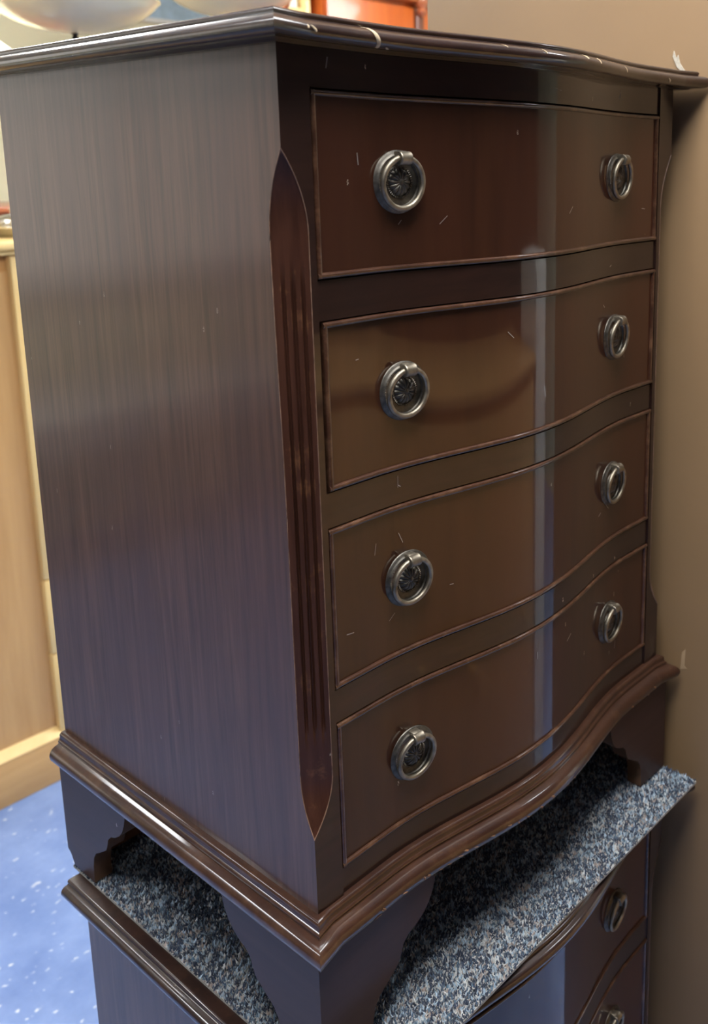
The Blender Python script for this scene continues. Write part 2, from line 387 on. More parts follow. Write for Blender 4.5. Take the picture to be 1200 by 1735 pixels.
def corner_post(root, mirror):
    mb = MB()
    zt, zb = 0.6286, 0.0744
    zs = [0.0] + [zb - 0.0005] + [zb + (0.052) * (i / 14) ** 1.4 for i in range(15)] + [0.132, 0.14, 0.148, 0.155, 0.162, 0.17, 0.18, 0.2] + \
         [0.2 + 0.3 * i / 8 for i in range(1, 9)] + [0.515, 0.525, 0.532, 0.54, 0.546, 0.55] + [zt - 0.066 * (1 - i / 16) ** 1.4 for i in range(17)] + [zt + 0.0005, HT]
    zs = sorted(set(round(z, 5) for z in zs))
    NB = 48; yf = 0.001
    def c_of(z):
        if z <= zb or z >= zt: return 0.0
        t = min((zt - z) / 0.062, (z - zb) / 0.050, 1.0)
        return 1 - (1 - t) ** 2
    rows = []
    for z in zs:
        c = c_of(z); cs = (0.0145 + 0.0030 * smoothstep((z - 0.35) / 0.22)) * c + 1e-5; cf = 0.0215 * c + 1e-5
        win = smoothstep((z - 0.150) / 0.03) * smoothstep((0.552 - z) / 0.035)
        row = [(0, 0.034)]
        for k in range(NB + 1):
            t = k / NB
            x, y = cf * t, (yf + cs) + (yf - (yf + cs)) * t
            dep = 0.0
            for c0 in (0.27, 0.53, 0.79):
                dd = abs(t - c0) / 0.062
                if dd < 1: dep = max(dep, 0.0030 * (1 - dd * dd) * win)
            # inward normal of the chamfer
            l = math.hypot(cs, cf); x += dep * cs / l; y += dep * cf / l
            row.append((x, y))
        row.append((XS, yf)); row.append((XS, 0.034))
        if mirror: row = [(WC - x, y) for x, y in row]
        rows.append([(x, y, z + FOOT) for x, y in row])
    mb.grid(rows)
    nc = len(rows[0]); k = 0
    for i in range(len(rows) - 1):
        for j in range(nc - 1):
            if j == 0: mb.m[k] = 1
            elif 1 <= j <= NB and zb <= zs[i] and zs[i + 1] <= zt + 1e-4: mb.m[k] = 2
            k += 1
    for j in (1, NB + 1):
        e = MB(); pts = [r[j] for r, z in zip(rows, zs) if (0.02 < z < 0.69 if j == 1 else zb - 0.004 < z < zt + 0.004)]
        e.tube(pts, 0.00042, 6); e.build('worn_edge', M['worn'], root, 60)
    return mb.build('corner_post', [M['rail'], M['side'], M['flute']], root, 28)

FOOTC = [(0.0, -0.155), (0.02, -0.155), (0.040, -0.155), (0.0568, -0.155), (0.0570, -0.146), (0.0576, -0.134), (0.0605, -0.122), (0.066, -0.114), (0.074, -0.109),
         (0.083, -0.103), (0.0905, -0.0975), (0.094, -0.090), (0.0965, -0.082), (0.103, -0.0755), (0.112, -0.072), (0.121, -0.066), (0.128, -0.058), (0.133, -0.048), (0.136, -0.038), (0.1365, -0.0300)]

def bracket(mb, fn, contour, th=0.02, mitre=False):
    """fn(s, t) -> (x, y): s along the face from the corner, t depth inwards"""
    tops = []
    n = len(contour)
    o = [fn(s, 0) + (z + FOOT,) for s, z in contour]; i_ = [fn(s, th) + (z + FOOT,) for s, z in contour]
    ot = [fn(s, 0) + (-0.030 + FOOT,) for s, z in contour]; it = [fn(s, th) + (-0.030 + FOOT,) for s, z in contour]
    mb.grid([o, ot], m=0); mb.grid([i_, it], m=1); mb.grid([o, i_], m=1); mb.grid([ot, it], m=1)
    if not mitre: mb.ngon([o[0], i_[0], it[0], ot[0]], 1)

D = 0.0105
def make_foot(root, right, back):
    mb = MB()
    sg = (lambda x: WC - x) if right else (lambda x: x)
    cont = FOOTC
    if back:
        cont = [(0.0, -0.139), (0.006, -0.143), (0.013, -0.1545), (0.03, -0.155)] + FOOTC[3:]
        bracket(mb, lambda s, t: (sg(-D + t), DC - s), cont)
        mb.box(*sorted((sg(-D + 0.018), sg(0.09))), DC - 0.022, DC - 0.002, FOOT - 0.155, FOOT - 0.030, 1)
    else:
        bracket(mb, lambda s, t: (sg(-D + t), -D + 0.001 + max(s, t)), cont, mitre=True)
        bracket(mb, lambda s, t: (sg(-D + max(s, t)), ys(min(max(-D + s, 0), WC)) - 0.002 - D + t), cont, mitre=True)
    return mb.build('bracket_foot', [M['foot'], M['raw']], root, 25, weld=False)

def serp_strip(mb, x0, x1, z0, z1, off0, th, n=56, m=0, zo=FOOT):
    xs = [x0 + (x1 - x0) * i / n for i in range(n + 1)]
    f0 = [(x, ys(x) + off0, z0 + zo) for x in xs]; f1 = [(x, ys(x) + off0, z1 + zo) for x in xs]
    b0 = [(x, ys(x) + off0 + th, z0 + zo) for x in xs]; b1 = [(x, ys(x) + off0 + th, z1 + zo) for x in xs]
    mb.grid([f0, f1], m=m); mb.grid([f1, b1], m=m); mb.grid([b1, b0], m=m); mb.grid([b0, f0], m=m)
    mb.ngon([f0[0], f1[0], b1[0], b0[0]], m); mb.ngon([f0[-1], f1[-1], b1[-1], b0[-1]], m)

# handle meshes, local: -Y points out of the drawer front
def handle_parts():
    mb = MB()
    mb.lathe([(0.0005, 0.0016), (0.0185, 0.0016), (0.0192, 0.0030), (0.0200, 0.0033), (0.0214, 0.0033), (0.0222, 0.0026), (0.0230, 0.0018), (0.0246, 0.0014), (0.0252, 0.0006), (0.0252, -0.001)], 72, axis='y')
    NBD = 64
    for k in range(NBD):
        a = 2 * PI * k / NBD; c = (0.0207 * math.cos(a), -0.0029, 0.0207 * math.sin(a))
        r = 0.00078
        vv = [(c[0] + r, c[1], c[2]), (c[0] - r, c[1], c[2]), (c[0], c[1] - r * 1.1, c[2]), (c[0], c[1], c[2] + r), (c[0], c[1], c[2] - r), (c[0], c[1] + r, c[2])]
        mb.add(vv, [(2, 0, 3), (2, 3, 1), (2, 1, 4), (2, 4, 0), (5, 3, 0), (5, 1, 3), (5, 4, 1), (5, 0, 4)], 0)
    plate = mb.build('handle_backplate', M['brass_dark'], None, 40, weld=False)
    mb = MB(); NS = 168; rows = []
    rad = [0.0001, 0.0010, 0.0018, 0.0023, 0.0026, 0.0032, 0.0045, 0.006, 0.0075, 0.0088, 0.0098, 0.0104, 0.0108, 0.0111, 0.0113, 0.0128, 0.0132, 0.0134]
    for r in rad:
        row = []
        for i in range(NS):
            a = 2 * PI * i / NS; rr = r
            if r <= 0.0024: h = 0.0048 + 0.0012 * math.sqrt(max(0, 1 - (r / 0.0024) ** 2))
            elif r <= 0.0109:
                pet = abs(math.cos(7 * a)) ** 0.7; u = (r - 0.0024) / 0.0085
                h = 0.0020 + 0.0026 * (1 - u * u) + 0.0013 * pet * math.sin(PI * min(1, u * 0.92 + 0.05)) ** 0.6
                if u > 0.85: h -= 0.0009 * (1 - pet)
            elif r <= 0.01125: h = 0.0016
            elif r <= 0.0129: h = 0.0021 + 0.0006 * (1 if (i % 4) < 2 else 0)
            else: h = 0.0014
            row.append((rr * math.cos(a), -h, rr * math.sin(a)))
        rows.append(row)
    mb.grid(rows, True); mb.ngon(rows[0])
    ros = mb.build('handle_rosette', M['brass_dark'], None, 45)
    mb = MB(); pts = []
    for i in range(56):
        a = 2 * PI * i / 56; R_ = 0.0200
        x, z = R_ * math.cos(a), R_ * math.sin(a) - 0.0008
        pts.append((x, -0.0074 - 0.0018 * (z / R_), z))
    mb.tube(pts, 0.00235, 12, closed=True)
    ring = mb.build('handle_ring', M['brass'], None, 60)
    mb = MB()
    mb.lathe([(0.0030, -0.0058), (0.0050, -0.0056), (0.0055, -0.0047), (0.0051, -0.0034), (0.0052, 0.0034), (0.0055, 0.0047), (0.0050, 0.0056), (0.0030, 0.0058)], 24, c=(0, -0.0088, 0.0186), axis='x')
    mb.box(-0.0048, 0.0048, -0.0090, -0.0008, 0.0165, 0.0243, b=0.0016)
    kn = mb.build('handle_knuckle', M['brass'], None, 35, weld=False)
    return [plate, ros, ring, kn]

def make_chest(label, loc):
    root = thing('chest_of_drawers', label, 'chest', loc, 0, 'pair of stacked matching chests')
    mb = MB(); mb.box(0, 0.016, 0.034, DC, FOOT, FOOT + HT); mb.build('side_panel', M['side'], root, None)
    mb = MB(); mb.box(WC - 0.016, WC, 0.034, DC, FOOT, FOOT + HT); mb.build('side_panel', M['side'], root, None)
    mb = MB(); mb.box(0.016, WC - 0.016, DC - 0.012, DC - 0.004, FOOT, FOOT + HT); mb.build('back_panel', M['raw'], root, None)
    mb = MB(); mb.box(0.016, WC - 0.016, 0.03, DC - 0.012, FOOT, FOOT + 0.012); mb.build('bottom_board', M['raw'], root, None)
    corner_post(root, False); corner_post(root, True)
    zs = [HT] + [z for d in reversed(DRAWERS[::-1]) for z in (d[1], d[0])] + [0.0]
    for i in range(0, len(zs), 2):
        mb = MB(); serp_strip(mb, XS, XS + WD, zs[i + 1], zs[i], 0.0, 0.03)
        mb.build('rail', M['rail'], root, 30)
    sweep('top', TOPPROF, M['topmould'], root)
    sweep('base_moulding', BASEPROF, M['mould'], root)
    for r in (0, 1):
        for b in (0, 1): make_foot(root, r, b)
    hp = handle_parts(); first = True
    for k, (z0, z1) in enumerate(DRAWERS):
        gl, gr, gz = (0.0014, 0.0014, 0.0012) if k != 1 else (0.0042, 0.0008, 0.0012)
        x0, x1 = XS + gl, XS + WD - gr; za, zb = z0 + gz, z1 - gz
        mb = MB(); serp_strip(mb, x0 + 0.001, x1 - 0.001, za + 0.001, zb - 0.001, 0.0006, 0.018, 64)
        dr = mb.build('drawer', M['front'], root, 30)
        bw, bh = 0.0046, 0.0022
        prof = [(0, 0.004), (0, -0.0002)] + [(bw / 2 - bw / 2 * math.cos(PI * i / 6), -0.0002 - bh * math.sin(PI * i / 6)) for i in range(1, 6)] + [(bw, -0.0002), (bw, 0.004)]
        n = 64
        for top in (0, 1):
            mb = MB(); xs = [x0 + (x1 - x0) * i / n for i in range(n + 1)]
            rows = [[(x, ys(x) + y, (zb - t if top else za + t) + FOOT) for t, y in prof] for x in xs]
            mb.grid(rows); mb.ngon(rows[0]); mb.ngon(rows[-1])
            mb.build('cock_bead', M['bead'], dr, 40)
        for rt in (0, 1):
            mb = MB()
            rows = [[((x1 - t if rt else x0 + t), ys(x0) + y * 0.97, z + FOOT) for t, y in prof] for z in (za + 0.0006, (za + zb) / 2, zb - 0.0006)]
            mb.grid(rows); mb.ngon(rows[0]); mb.ngon(rows[-1])
            mb.build('cock_bead', M['bead'], dr, 40)
        zc = (0.604, 0.4325, 0.2646, 0.0948)[k]
        for hx in (0.1145, WC - 0.1145):
            for p in hp:
                o = p if first else p.copy()
                if not first: COL.objects.link(o)
                o.parent = dr
                o.location = (hx, ys(hx) + 0.0006, zc + FOOT)
                o.rotation_euler = (0, 0, math.atan(dys(hx)))
            first = False
    return root

LOWER_Y = -0.020
chest = make_chest('dark mahogany serpentine chest of four drawers standing on the speckled carpet offcut', (0, 0, 0.883))
low = copy_tree(chest)
low.location = (-0.006, LOWER_Y, 0.0)
low['label'] = 'dark mahogany serpentine chest of drawers on the floor, underneath the carpet offcut'

# pale chipped streak over the front edge of the upper chest's top
def streak(name, x0, dx, prof, wdt, parent, mat):
    mb = MB(); n = len(prof); rows = []
    for i, (o, z) in enumerate(prof):
        t = i / (n - 1); x = x0 + dx * math.sin(t * PI / 2)
        wd = wdt * (0.35 + 0.65 * math.sin(PI * (0.12 + 0.8 * t)))
        rows.append([(x + k * wd, ys(x + k * wd) - o - 0.0005 + (0.0004 if abs(k) > 0.4 else 0), z + FOOT) for k in (-0.5, -0.25, 0, 0.25, 0.5)])
    mb.grid(rows)
    return mb.build(name, mat, parent, 60)
streak('chipped_streak', 0.066, 0.011, [(0.0165, 0.7160)] + [(o + 0.0004, z) for o, z in arc(0.0195, 0.7085, 0.0066, 75, -100, 12)], 0.0042, chest, M['chip'])
for x0, a0, a1, wd in ((0.005, 40, 0, 0.004), (0.012, 20, -15, 0.003), (0.085, -60, -95, 0.003), (0.20, 70, 35, 0.0022), (0.245, 60, 20, 0.002), (0.31, 80, 30, 0.005), (0.335, 60, 10, 0.003), (0.40, 40, -10, 0.002), (0.50, 0, -40, 0.003)):
    streak('edge_chip', x0, 0.004, [(o + 0.0002, z) for o, z in arc(0.0195, 0.7085, 0.0066, a0, a1, 6)], wd, chest, M['chip'])  # pale chips; those just right of centre also paint in a reflected highlight

for k in range(26):
    x0 = random.uniform(0.02, 0.53); a0 = random.uniform(10, -35)
    streak('edge_chip', x0, random.uniform(0.002, 0.006), [(o + 0.0001, z) for o, z in arc(0.0098, -0.0200, 0.0102, a0, a0 - random.uniform(10, 30), 5)], random.uniform(0.002, 0.007), chest, M['bare'])
for k in range(30):                          # fine scratches in the polish of the rails and drawer fronts
    zc = random.choice([0.685, 0.685, 0.69, 0.516, 0.516, 0.35, 0.62, 0.57, 0.47, 0.41, 0.30, 0.24, 0.13, 0.06])
    x0 = random.uniform(0.04, 0.5); zc += random.uniform(-0.006, 0.006); ln = random.uniform(0.003, 0.011); an = random.choice([0.1, 1.4, 2.2, 0.5]) + random.uniform(-.3, .3)
    mb = MB(); wd = random.uniform(0.00018, 0.0004); rows = []
    for i in range(4):
        t = (i / 3 - 0.5) * ln; x, z = x0 + t * math.cos(an), zc + t * math.sin(an)
        rows.append([(x - wd * math.sin(an), ys(x) - 0.00025, z + wd * math.cos(an) + FOOT), (x + wd * math.sin(an), ys(x) - 0.00025, z - wd * math.cos(an) + FOOT)])
    mb.grid(rows); mb.build('scratch', M['scratch'], chest, None)

# ------------------------------------------------------------------ carpet offcut between the chests
def make_carpet():
    root = thing('carpet_offcut', 'offcut of speckled navy and pale blue carpet laid between the two chests', 'carpet', (0, 0, 0.8758))
    X0, X1, Y0, Y1 = -0.0095, 0.566, -0.0565, 0.424
    mb = MB(); mb.box(X0, X1, Y0, Y1, 0, 0.003); mb.build('backing', M['backing'], root, None)
    sp = 0.0021; nx, ny = int((X1 - X0) / sp), int((Y1 - Y0) / sp)
    gx, gy = np.meshgrid(np.arange(nx), np.arange(ny)); N = nx * ny
    px = X0 + (gx.ravel() + 0.5 + rng.uniform(-.45, .45, N)) * sp; py = Y0 + (gy.ravel() + 0.5 + rng.uniform(-.45, .45, N)) * sp
    h = np.clip(0.0040 + rng.normal(0, 0.0006, N), 0.002, 0.0043); r = rng.uniform(0.0011, 0.0017, N); ph = rng.uniform(0, 2 * PI, N)
    lx = rng.normal(0, 0.0013, N); ly = rng.normal(0, 0.0013, N)
    V = np.zeros((N, 4, 3))
    for k in range(3):
        a = ph + 2 * PI * k / 3
        V[:, k, 0] = px + r * np.cos(a); V[:, k, 1] = py + r * np.sin(a); V[:, k, 2] = 0.0029
    V[:, 3, 0] = px + lx; V[:, 3, 1] = py + ly; V[:, 3, 2] = 0.0029 + h
    b = (np.arange(N) * 4)[:, None]
    F = np.concatenate([b + np.array([[0, 1, 3]]), b + np.array([[1, 2, 3]]), b + np.array([[2, 0, 3]])], 0)
    pal = np.array([[.016, .028, .06], [.03, .05, .095], [.06, .10, .16], [.10, .17, .24], [.38, .49, .59], [.64, .66, .65], [.40, .32, .28]])
    # slow variation makes lighter and darker patches of yarn
    f = np.sin(px * 161 + 3 * np.sin(py * 127)) * np.sin(py * 171 + 2 * np.sin(px * 139)) * 0.16
    u = rng.uniform(0, 1, N) + f
    cell = (np.floor(px / 0.0036 + 0.5 * np.sin(py * 900)) * 7919 + np.floor(py / 0.0036 + 0.5 * np.sin(px * 800)) * 104729).astype(np.int64)
    hsh = rng.uniform(0, 1, 100003)[np.abs(cell) % 100003]
    u = np.where(rng.uniform(0, 1, N) < 0.8, hsh, u) + f
    idx = np.digitize(u, [0.26, 0.43, 0.54, 0.64, 0.84, 0.94])
    c = pal[idx] * rng.uniform(0.75, 1.2, (N, 1))
    me = bpy.data.meshes.new('pile')
    me.from_pydata(V.reshape(-1, 3).tolist(), [], F.tolist())
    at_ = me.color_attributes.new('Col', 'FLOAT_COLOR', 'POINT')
    cc = np.ones((N, 4, 4)); cc[:, :, :3] = c[:, None, :]; cc[:, :3, :3] *= 0.55 + 0.2  # tuft roots darkened: shade deep in the pile put into the colour
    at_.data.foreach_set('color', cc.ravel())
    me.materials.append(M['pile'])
    o = bpy.data.objects.new('pile', me); COL.objects.link(o); o.parent = root; o['kind'] = 'stuff'
    return root
make_carpet()

# plaster scraped bare on the pier where the top of the chest rubs it
def scrape(pts, th=0.0012, mat='plaster'):
    mb = MB(); P = [at(u, v, 0, PX) for u, v in pts]
    a = [(PX - th, p.y, p.z) for p in P]; b_ = [(PX + 0.001, p.y, p.z) for p in P]
    mb.ngon(a); mb.grid([a + [a[0]], b_ + [b_[0]]])
    return mb.build('plaster_scrape', M[mat], pier, None)
scrape([(1141, 96), (1143, 86), (1147, 99), (1150, 93), (1153, 107), (1160, 118), (1172, 127), (1182, 133), (1196, 135), (1186, 139), (1166, 130), (1148, 114)])
scrape([(1154, 1126), (1156, 1105), (1162, 1100), (1160, 1128), (1164, 1133), (1153, 1133)], 0.0004, 'taupe_pale')

# ------------------------------------------------------------------ ceiling lights
def ceiling_light(x, y, where, w=0.6, l=1.2):
    t = thing('ceiling_light', where, 'ceiling light', (x, y, HC), 0, 'flat ceiling light panels')
    mb = MB()
    for a in ((-w / 2 - .03, -w / 2, -l / 2 - .03, l / 2 + .03), (w / 2, w / 2 + .03, -l / 2 - .03, l / 2 + .03), (-w / 2, w / 2, -l / 2 - .03, -l / 2), (-w / 2, w / 2, l / 2, l / 2 + .03)):
        mb.box(a[0], a[1], a[2], a[3], -0.03, 0)
    mb.build('frame', M['lampframe'], t, None)
    mb = MB(); mb.box(-w / 2, w / 2, -l / 2, l / 2, -0.022, -0.002); mb.build('diffuser', M['lamp'], t, None)
for x, y, w_, l_, wh in ((-0.15, -0.33, 1.2, 0.6, 'above the two stacked chests'), (-1.9, 1.9, 1.2, 0.6, 'above the white table and window'), (0.5, 2.0, 1.2, 0.6, 'above the honey pine cabinet'), (2.3, 1.2, 1.2, 0.6, 'added to light the orange wardrobe'), (2.05, -0.45, 1.2, 0.6, 'added to light the unseen pine cupboard')):  # the last two panels are added to light the wardrobe and unseen cupboards
    ceiling_light(x, y, 'flat white ceiling light panel ' + wh, w_, l_)

# ------------------------------------------------------------------ pine cabinet behind
YP = 1.886
def pine_cabinet():
    t = thing('pine_cabinet', 'honey pine cabinet with recessed panel and plinth on the blue floor', 'cabinet', (0.2, YP, 0))
    X0, X1 = -0.56, 0.50; dep = 0.5; H = 1.475
    mb = MB(); mb.box(X0 + 0.01, X1 - 0.01, 0.03, dep, 0.13, H - 0.025); mb.build('body', M['pine'], t, None)
    for a, b in ((X0 + 0.06, -0.06), (0.0, X1 - 0.07)):
        mb = MB(); mb.box(a - 0.004, b + 0.004, 0.02, 0.03, 0.14, H - 0.075); mb.build('panel', M['pine'], t, None)
    seg = [0.135, 0.364, 0.367, 0.577, 0.580, 1.437]
    for a, b in ((X1 - 0.07, X1), (X0, X0 + 0.06), (-0.06, 0.0)):
        for k in range(0, 6, 2):
            mb = MB(); mb.box(a, b, 0.0, 0.03, seg[k], seg[k + 1], b=0.003); mb.build('stile', M['pine_pale_or_lit'], t, 30)  # stiles paler than the panels: light on the frame put into the colour
    mb = MB(); mb.box(X0, X1, 0.0, 0.03, 1.441, H - 0.02, b=0.003); mb.build('top_rail', M['pine_pale_or_lit'], t, 30)
    # plinth board with a sloping lip, its caught light painted as paler pine
    mb = MB(); mb.box(X0 - 0.005, X1 + 0.005, -0.006, dep, 0.0, 0.128, b=0.002); mb.build('plinth', M['pine_h'], t, 30)
    mb = MB()
    rows = [[(x, -0.008, 0.1285), (x, -0.004, 0.133), (x, 0.020, 0.149), (x, 0.028, 0.149), (x, 0.028, 0.1285)] for x in (X0, X1)]
    mb.grid(rows, True); mb.ngon(rows[0]); mb.ngon(rows[1]); mb.build('plinth_lip', M['pine_pale_or_lit'], t, 30)
    mb = MB(); mb.box(X0 - 0.02, X1 + 0.02, -0.02, dep, H - 0.02, H, b=0.006); mb.build('top', M['pine_pale_or_lit'], t, 30)
    return t
pine_cabinet()

# silver dish on the pine cabinet
t = thing('silver_dish', 'shallow silver metal serving dish resting on the pine cabinet', 'dish', (0.70 + 0.02, YP + 0.16, 1.475))
mb = MB(); mb.lathe([(0.001, 0.004), (0.05, 0.0), (0.055, 0.0), (0.09, 0.022), (0.105, 0.026), (0.106, 0.029), (0.09, 0.026), (0.055, 0.006), (0.001, 0.006)], 48)
mb.build('bowl', M['silver'], t, 50)
mb = MB(); mb.lathe([(0.085, 0.027), (0.07, 0.045), (0.03, 0.056), (0.012, 0.058), (0.010, 0.066), (0.014, 0.072), (0.001, 0.076)], 48); mb.build('lid', M['silver'], t, 50)
for o_ in t.children: o_.scale = (0.8, 0.8, 1)

# red-brown sideboard further back, against the back wall
def sideboard():
    p = at(0, 350, 1, 3.0); q2 = at(0, 362, 1, 3.0)
    H = p.z
    t = thing('sideboard', 'red-brown wooden sideboard with moulded top against the back wall', 'sideboard', (0.6, 3.0, 0))
    mb = MB(); mb.box(-0.68, 0.75, 0.0, 0.5, 0.10, H - 0.05); mb.build('body', M['orange'], t, None)
    mb = MB(); mb.box(-0.72, 0.79, -0.04, 0.52, H - 0.022, H, b=0.006); mb.box(-0.70, 0.77, -0.015, 0.5, H - 0.05, H - 0.022); mb.build('top', M['redwood'], t, 30)
    for k in range(3):
        a = -0.66 + k * 0.47
        mb = MB(); mb.box(a, a + 0.45, -0.018, 0.0, 0.14, H - 0.08, b=0.004); d_ = mb.build('door', M['orange'], t, 30)
        mb = MB(); mb.lathe([(0.001, 0.03), (0.012, 0.026), (0.012, 0.02), (0.006, 0.012), (0.006, 0.0)], 16, c=(a + 0.4, -0.018, 0.7), axis='y'); mb.build('knob', M['brass'], d_, 40)
    for x in (-0.64, 0.68):
        for y in (0.02, 0.42):
            mb = MB(); mb.box(x, x + 0.05, y, y + 0.05, 0, 0.10, b=0.004); mb.build('leg', M['redwood'], t, 30)
sideboard()

# ------------------------------------------------------------------ lamps
def pendant(u, v, dist, R_, dep, label):
    d = at(u, v, 1, 2.0) - CAM; d = d * (dist / math.hypot(d.x, d.y)); p = CAM + d
    t = thing('pendant_lamp', label, 'lamp', (p.x, p.y, HC), 0, 'glass bowl pendant lamps')
    zb = p.z - HC
    prof = [(0.001, 0)] + [(R_ * s, dep * (1 - math.sqrt(max(0, 1 - (s * 0.93) ** 2))) / (1 - math.sqrt(1 - 0.93 ** 2))) for s in (0.1, 0.2, 0.3, 0.4, 0.5, 0.6, 0.7, 0.8, 0.9, 0.96, 1.0)]
    prof = [(r, zb + h) for r, h in prof]
    prof += [(R_ + 0.006, zb + dep + 0.004), (R_ + 0.004, zb + dep + 0.010), (R_ - 0.006, zb + dep + 0.006)] + [(r * 0.965, h + 0.006) for r, h in reversed(prof[1:-1])]
    mb = MB(); mb.lathe(prof, 64); mb.build('bowl', M['glass_cream'], t, 50)
    mb = MB(); mb.lathe([(0.001, zb - 0.020), (0.006, zb - 0.017), (0.008, zb - 0.010), (0.005, zb - 0.004), (0.010, zb + 0.001), (0.004, zb + 0.012), (0.004, zb + 0.16)], 20); mb.build('finial', M['metal_black'], t, 50)
    for k in range(3):
        a = 2 * PI * k / 3 + 0.4
        mb = MB(); mb.tube([(R_ * 0.97 * math.cos(a), R_ * 0.97 * math.sin(a), zb + dep), (0.012 * math.cos(a), 0.012 * math.sin(a), -0.12)], 0.0022, 6); mb.build('chain', M['brass'], t, 60)
    mb = MB(); mb.lathe([(0.012, -0.13), (0.02, -0.12), (0.012, -0.10), (0.012, -0.05), (0.05, -0.03), (0.055, 0.0)], 24); mb.build('ceiling_rose', M['brass'], t, 50)
    return t
pendant(127, 57, 2.55, 0.188, 0.072, 'cream opal glass bowl pendant lamp with black finial beside the pale yellow coolie shade')
pendant(392, 30, 3.0, 0.19, 0.075, 'cream opal glass bowl pendant lamp hanging by the blue picture')

def coolie_lamp():
    t = thing('table_lamp', 'table lamp with pale yellow coolie shade standing on the pine cabinet', 'lamp', (0.585, 2.16, 1.475))
    mb = MB(); mb.lathe([(0.07, 0), (0.07, 0.012), (0.03, 0.03), (0.022, 0.06), (0.05, 0.13), (0.055, 0.19), (0.03, 0.27), (0.012, 0.31), (0.012, 0.40)], 32); mb.build('base', M['redwood'], t, 50)
    mb = MB(); mb.lathe([(0.272, 0.425), (0.06, 0.590), (0.057, 0.588), (0.268, 0.425)], 64, cap=False); mb.build('shade', M['shade'], t, 50)
    mb = MB(); mb.lathe([(0.009, 0.40), (0.009, 0.58), (0.001, 0.60)], 12); mb.build('shade_stem', M['brass'], t, 50)
    for a in (0, 2 * PI / 3, 4 * PI / 3):
        mb = MB(); mb.tube([(0, 0, 0.575), (0.058 * math.cos(a), 0.058 * math.sin(a), 0.588)], 0.002, 6); mb.build('spoke', M['brass'], t, 60)
coolie_lamp()

# ------------------------------------------------------------------ picture, shelf unit, wardrobe, coat stand
pa, pb = at(226, 27, 1, RY1), at(425, 0, 1, RY1)
t = thing('picture', 'pale blue print in a white frame on the cream back wall', 'picture', ((pa.x + pb.x) / 2, RY1, pa.z))
wd2 = (pb.x - pa.x) / 2 + 0.05; hh = 0.4
mb = MB(); mb.box(-wd2, wd2, -0.012, 0, 0, hh); mb.build('print', M['blue_print'], t, None)
for a in ((-wd2 - .02, -wd2, -.02, hh + .02), (wd2, wd2 + .02, -.02, hh + .02), (-wd2, wd2, -.02, 0), (-wd2, wd2, hh, hh + .02)):
    mb = MB(); mb.box(a[0], a[1], -0.02, 0, a[2], a[3]); mb.build('frame_moulding', M['white'], t, None)

WY = 2.3
wl, wr = at(553, 20, 1, WY).x, at(716, 20, 1, WY).x
t = thing('wardrobe', 'tall orange wooden wardrobe with dark carved edge standing behind the chest', 'wardrobe', (wl, WY, 0))
ww = wr - wl; 
mb = MB(); mb.box(0.0, ww + 0.12, 0.02, 0.58, 0.08, 2.30); mb.build('body', M['orange'], t, None)
mb = MB(); mb.box(0.006, ww - 0.05, 0.0, 0.02, 0.10, 2.28, b=0.003); d_ = mb.build('door', M['orange'], t, 30)
mb = MB(); mb.lathe([(0.001, 0.03), (0.014, 0.026), (0.014, 0.02), (0.006, 0.012), (0.006, 0.0)], 20, c=(0.04, 0.0, 1.05), axis='y'); mb.build('knob', M['brass'], d_, 40)
mb = MB(); mb.box(ww - 0.045, ww - 0.002, -0.012, 0.02, 0.10, 2.28, b=0.006); mb.build('pilaster', M['darkwood'], t, 30)
cz = at(706, 8, 1, WY).z
mb = MB(); mb.lathe([(0.001, -0.05), (0.012, -0.045), (0.022, -0.03), (0.016, -0.018), (0.028, 0.0), (0.030, 0.02), (0.022, 0.035), (0.026, 0.045), (0.020, 0.09), (0.001, 0.10)], 20, c=(ww - 0.024, -0.018, cz)); mb.build('carved_corbel', M['redwood'], t, 50)
mb = MB(); mb.box(-0.01, ww + 0.13, -0.02, 0.58, 0, 0.08); mb.build('plinth', M['darkwood'], t, None)
mb = MB(); mb.box(-0.02, ww + 0.14, -0.03, 0.60, 2.30, 2.36, b=0.012); mb.build('cornice', M['orange'], t, 30)

sl, sr = at(440, 10, 1, WY + 0.05).x, wl - 0.032
t = thing('shelf_unit', 'pale pine open shelf unit beside the orange wardrobe', 'shelf', (sl, WY + 0.05, 0))
sw = sr - sl
for x in (0, sw - 0.02):
    mb = MB(); mb.box(x, x + 0.02, 0, 0.3, 0, 2.42, b=0.002); mb.build('upright', M['pine_pale_or_lit'], t, 30)
zsh = at(500, 12, 1, WY + 0.05).z
for z in (0.05, 0.5, 0.95, 1.4, 1.8, zsh - 0.02, 2.40):
    mb = MB(); mb.box(0.02, sw - 0.02, 0.0, 0.295, z, z + 0.02, b=0.002); mb.build('shelf', M['pine_pale_or_lit'], t, 30)
mb = MB(); mb.box(0.02, sw - 0.02, 0.288, 0.298, 0.02, 2.40); mb.build('back_board', M['pine_pale_or_lit'], t, None)
mb = MB(); mb.box(0, 0.13, 0, 0.16, 0, 0.15, b=0.004); bx = mb.build('white_box', M['white'], None, 30)
bx.location = (sr - 0.165, WY + 0.08, zsh); tag(bx, 'white cardboard box standing on the pale pine shelf unit', 'box')

